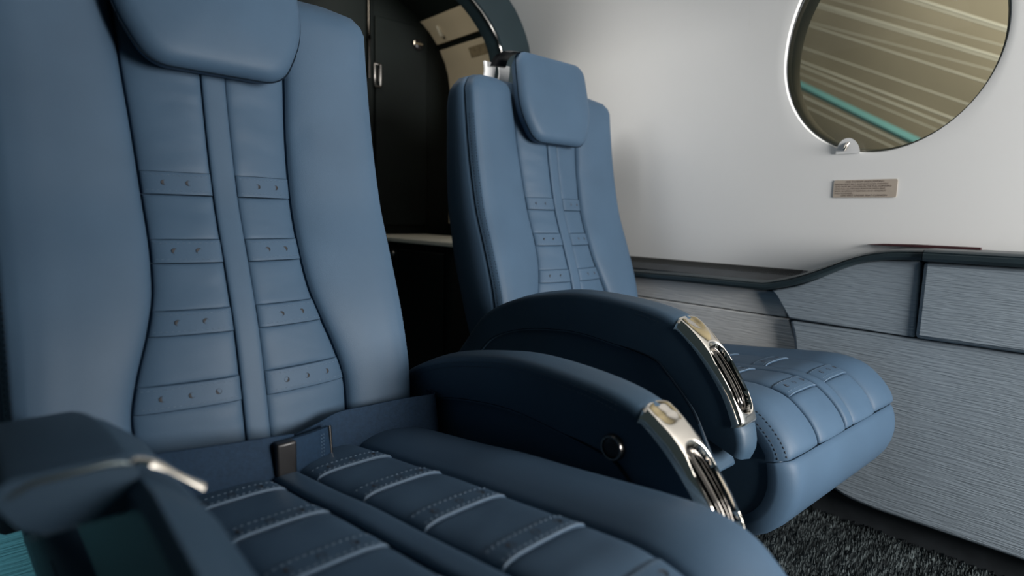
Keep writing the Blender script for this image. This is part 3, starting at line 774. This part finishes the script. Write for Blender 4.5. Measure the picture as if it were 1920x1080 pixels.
    for sd in (-1, 1):
        ui_, uo_ = sd*0.0185, sd*(GC-0.001)
        st_s = [(s_at(v+0.031), s_at(v)) for v in fr_v]
        prev = 0.0
        for k, (a_, b_) in enumerate(st_s+[(S_F-0.002, None)]):
            pad('seat_panel', cush_pt, ui_, uo_, prev+0.0004, a_-0.0002, 0.0095, 4, 14, M['pad'], root, na=18, nb=14, lift=-0.0012, db=0.3)
            if b_ is None: break
            prev = b_
            st = pad('seat_strap', cush_pt, ui_, uo_, a_, b_, 0.0095, 4, 30, M['leather'], root, na=18, nb=12, lift=0.0004, db=0.25)
            def surf(u, t, ex=0.0):
                a = (abs(u)-0.0185)/(abs(uo_)-0.0185); bb = (t-a_)/(b_-a_)
                return cush_pt(u, t, 0.0004+0.0095*edge(min(1, max(0, a)), 4)*(0.75+0.25*edge(min(1, max(0, bb)), 30))+ex)
            g = MB()
            for fr_ in (0.10, 0.80):
                t = a_+(b_-a_)*fr_
                g.dash([surf(ui_+(uo_-ui_)*q, t, 0.0003) for q in np.linspace(0.03, 0.97, 24)], 0.0042, 0.0026, 0.0006)
            g.tube([surf(ui_+(uo_-ui_)*q, a_+(b_-a_)*0.985, 0.0004) for q in np.linspace(0.03, 0.97, 24)], 0.0007, 5)
            tag(g.build('stitching', M['thread'], st), kind='stuff')
            t = a_+(b_-a_)*0.46
            for q in (0.24, 0.53, 0.80):
                u = ui_+(uo_-ui_)*q
                c0, c1 = Vector(surf(u, t-0.004)), Vector(surf(u, t+0.004)); dv = (c1-c0).normalized()
                eyelet(st, surf(u, t), (1, 0, 0), dv, Vector((1, 0, 0)).cross(dv)*-1 if Vector((1, 0, 0)).cross(dv).z < 0 else Vector((1, 0, 0)).cross(dv), 0.0042)
    # front face and side faces
    pad('seat_front', lambda u, s, h: cush_pt(u*(1-0.06*max(0, (s-0.9)/0.1)), s, h-(0.02*max(0, (abs(u)-0.225)/0.025)**2)), -0.250, 0.250, S_F+0.001, 1.0, 0.008, 20, 5, M['leather'], root, na=30, nb=16)
    for sd in (-1, 1):
        ol = [cush_pt(0, s, -0.011)[1:] for s in np.linspace(0.06, 0.92, 46)]
        ol += [(-0.60, -0.520+H), (-0.30, -0.515+H), (-0.10, -0.510+H)]
        O = [(sd*0.2465, a, b) for a, b in ol]
        pillow('seat_side', O if sd < 0 else O[::-1], (sd, 0, 0), 0.03, 0.010, M['arm'], root, inset=0.008)
    # plinth under the cushion
    g = MB()
    def rr_(hw, v0, v1, z, r=0.03):
        o = []
        for cx_, cy_, a0 in ((hw-r, v1-r, 0), (-hw+r, v1-r, 90), (-hw+r, v0+r, 180), (hw-r, v0+r, 270)):
            for k in range(6):
                a = math.radians(a0+90*k/5); o.append((cx_+r*math.cos(a), cy_+r*math.sin(a), z))
        return o
    g.loft([rr_(0.20, -0.44, 0.02, 0.0), rr_(0.20, -0.46, 0.02, 0.02), rr_(0.215, -0.60, 0.03, -0.57+H), rr_(0.232, -0.70, 0.03, -0.508+H), rr_(0.232, -0.70, 0.03, -0.49+H)])
    g.build('plinth', M['leather'], root, sharp=50)
    for a in arms: armrest(root, **a)
    return root

near = build_seat('large navy blue leather seat in the foreground with a lap belt across it', (0.2648, 0.9329, 0), 0.0337,
           [dict(ui=0.268, uo=0.334, dv=0.05, dw=-0.06, button=(-0.518, -0.274))])
build_seat('blue leather seat standing against the ivory window wall with white guide plates behind its headrest', (1.15, 1.1165, 0), -0.0088,
           [dict(ui=-0.262, uo=-0.330, dv=0.0, dw=0.0)])

# ------------------------------------------------------------------ lap belt on the near seat
belt = empty('lap_belt', (0.2648, 0.9329, 0), 'dark navy lap belt with buckle lying across the foreground seat', 'seat belt', 0.0337)
def ribbon(name, path, hw, th, mt, parent, n=40):
    P = dense(path, n); g = MB(); rings = []
    t_ = np.gradient(P, axis=0)
    for p, t in zip(P, t_):
        nx, ny = t[1], -t[0]; q = math.hypot(nx, ny); nx, ny = nx/q*th/2, ny/q*th/2
        dz = -0.10*hw
        rings.append([(p[0]+a*nx, p[1]+a*ny+lean, p[2]+b*hw+H) for a, b, lean in ((1, -1, -0.006), (1, 0, 0), (1, 1, 0.006), (-1, 1, 0.006), (-1, 0, 0), (-1, -1, -0.006))])
    g.loft(rings); return g.build(name, mt, parent, sharp=40)
ribbon('webbing', [(-0.275, -0.13, -0.30), (-0.21, -0.172, -0.303), (-0.136, -0.192, -0.306), (-0.08, -0.199, -0.310), (-0.01, -0.199, -0.316), (0.02, -0.190, -0.322)], 0.0285, 0.0025, M['web'], belt)
ribbon('webbing', [(0.03, -0.172, -0.334), (0.07, -0.158, -0.331), (0.105, -0.150, -0.325), (0.160, -0.152, -0.325), (0.205, -0.163, -0.322), (0.240, -0.180, -0.319), (0.258, -0.180, -0.319), (0.264, -0.150, -0.320)], 0.032, 0.0025, M['web'], belt)
g = MB(); g.box(-0.013, 0.013, -0.212, -0.197, -0.361+H, -0.2925+H)
tag(bevel(g.build('buckle', M['black'], belt, sharp=30), 0.003, 3), 'black metal buckle bar')
flap = ribbon('belt_flap', [(0.008, -0.204, -0.326), (0.030, -0.196, -0.328), (0.062, -0.182, -0.331), (0.076, -0.174, -0.332)], 0.032, 0.006, M['web'], belt, 16)
g = MB()
for uu in (0.058, 0.062): g.dash([(uu, -0.1880+(uu-0.058)*0.45, z+H) for z in np.linspace(-0.36, -0.302, 10)], 0.003, 0.0018, 0.0006)
tag(g.build('stitching', M['thread'], flap), kind='stuff')
g = MB(); g.tube([(0.077, -0.178, -0.366+H), (0.077, -0.176, -0.332+H), (0.077, -0.172, -0.299+H)], 0.0028, 8)
tag(g.build('flap_edge', M['dark_chrome'], flap), 'rounded end bar')

# ------------------------------------------------------------------ the near armrest of the foreground seat, close to the lens
def aisle_arm(root):
    top = dense([(0.0, -0.345), (-0.06, -0.29), (-0.13, -0.246), (-0.24, -0.203), (-0.34, -0.175), (-0.44, -0.158), (-0.512, -0.155)], 40)
    xl, xr, r = -0.288, -0.218, 0.010
    g = MB(); rings = []
    for i, (v, z) in enumerate(top):
        f = i/39; d = 0.038+0.03*(1-f)
        q = [(xl+0.022, -d), (xl+0.010, -d+0.008), (xl+0.003, -d+0.020)]+[(xl+r*(1-math.cos(a)), -r*(1-math.sin(a))) for a in np.linspace(0, math.pi/2, 6)]
        q += [(xr-r*(1-math.cos(a)), -r*(1-math.sin(a))) for a in np.linspace(math.pi/2, 0, 6)]+[(xr, -d)]
        rings.append([(x, v, z+H+y) for x, y in q])
    last = rings[-1]; c = Vector((0.5*(xl+xr), top[-1][0], top[-1][1]-0.02+H))
    rings.append([c+(Vector(p)-c)*0.96+Vector((0, -0.004, 0)) for p in last])
    g.loft(rings)
    arm = g.build('armrest', M['arm'], root, sharp=60)
    # sloping inner body running on towards the front
    g = MB(); rings = []
    for v, k in ((-0.02, 0.4), (-0.06, 0.85), (-0.15, 1.0), (-0.35, 1.0), (-0.55, 1.0), (-0.63, 0.97), (-0.665, 0.86), (-0.685, 0.6)):
        dz = -0.30*(v+0.40) if v > -0.4 else -0.018*((-0.4-v)/0.28)**1.5
        sec = [(-0.214, -0.300), (-0.214, -0.170), (-0.207, -0.163), (-0.198, -0.168), (-0.180, -0.184), (-0.172, -0.193), (-0.167, -0.206), (-0.165, -0.235), (-0.166, -0.300)]
        rings.append([(x-0.012, v, max(-0.300, -0.300+(z+0.300)*k+dz*k*min(1, (z+0.30)/0.06))+H) for x, z in sec])
    g.loft(rings)
    bd = g.build('arm_side', M['arm'], arm, sharp=60); bevel(bd, 0.004)
    # metal edge: straight across the end, then down the inner slope
    v0 = top[-1][0]
    g = MB(); g.tube([(xl+0.006, v0-0.002, -0.166+H), (xl+0.018, v0-0.003, -0.160+H), (xr-0.016, v0-0.003, -0.159+H), (xr-0.004, v0-0.002, -0.162+H)], 0.0022, 8)
    tag(g.build('edge_strip', mat('dull_metal', (0.16, 0.19, 0.195), 0.42, 1.0, bump=0.05, bump_scale=60), arm), 'dull metal edge strip')
    g = MB()
    P = dense([(xr-0.004, v0-0.002, -0.160+H), (xr+0.008, v0-0.003, -0.167+H), (xr+0.022, v0-0.003, -0.179+H), (xr+0.034, v0-0.002, -0.190+H)], 14)
    rings = []
    for i, p in enumerate(P):
        ww = 0.0034+0.0008*math.sin(i*0.55)
        rings.append([Vector(p)+Vector((math.sin(a)*ww*0.6, -math.cos(a)*ww*1.6, abs(math.sin(a))*ww*0.8)) for a in np.linspace(0, 2*math.pi, 10, endpoint=False)])
    g.loft(rings)
    tag(g.build('chrome_trim', M['chrome'], arm), 'polished metal end trim')
    g = MB(); g.dash([(x, v0-0.0045, -0.1915+H) for x in np.linspace(xl+0.012, xr-0.002, 20)], 0.0045, 0.002, 0.0006)
    tag(g.build('stitching', M['thread'], arm), kind='stuff')
    return arm
aisle_arm(near).location.z = 0.006
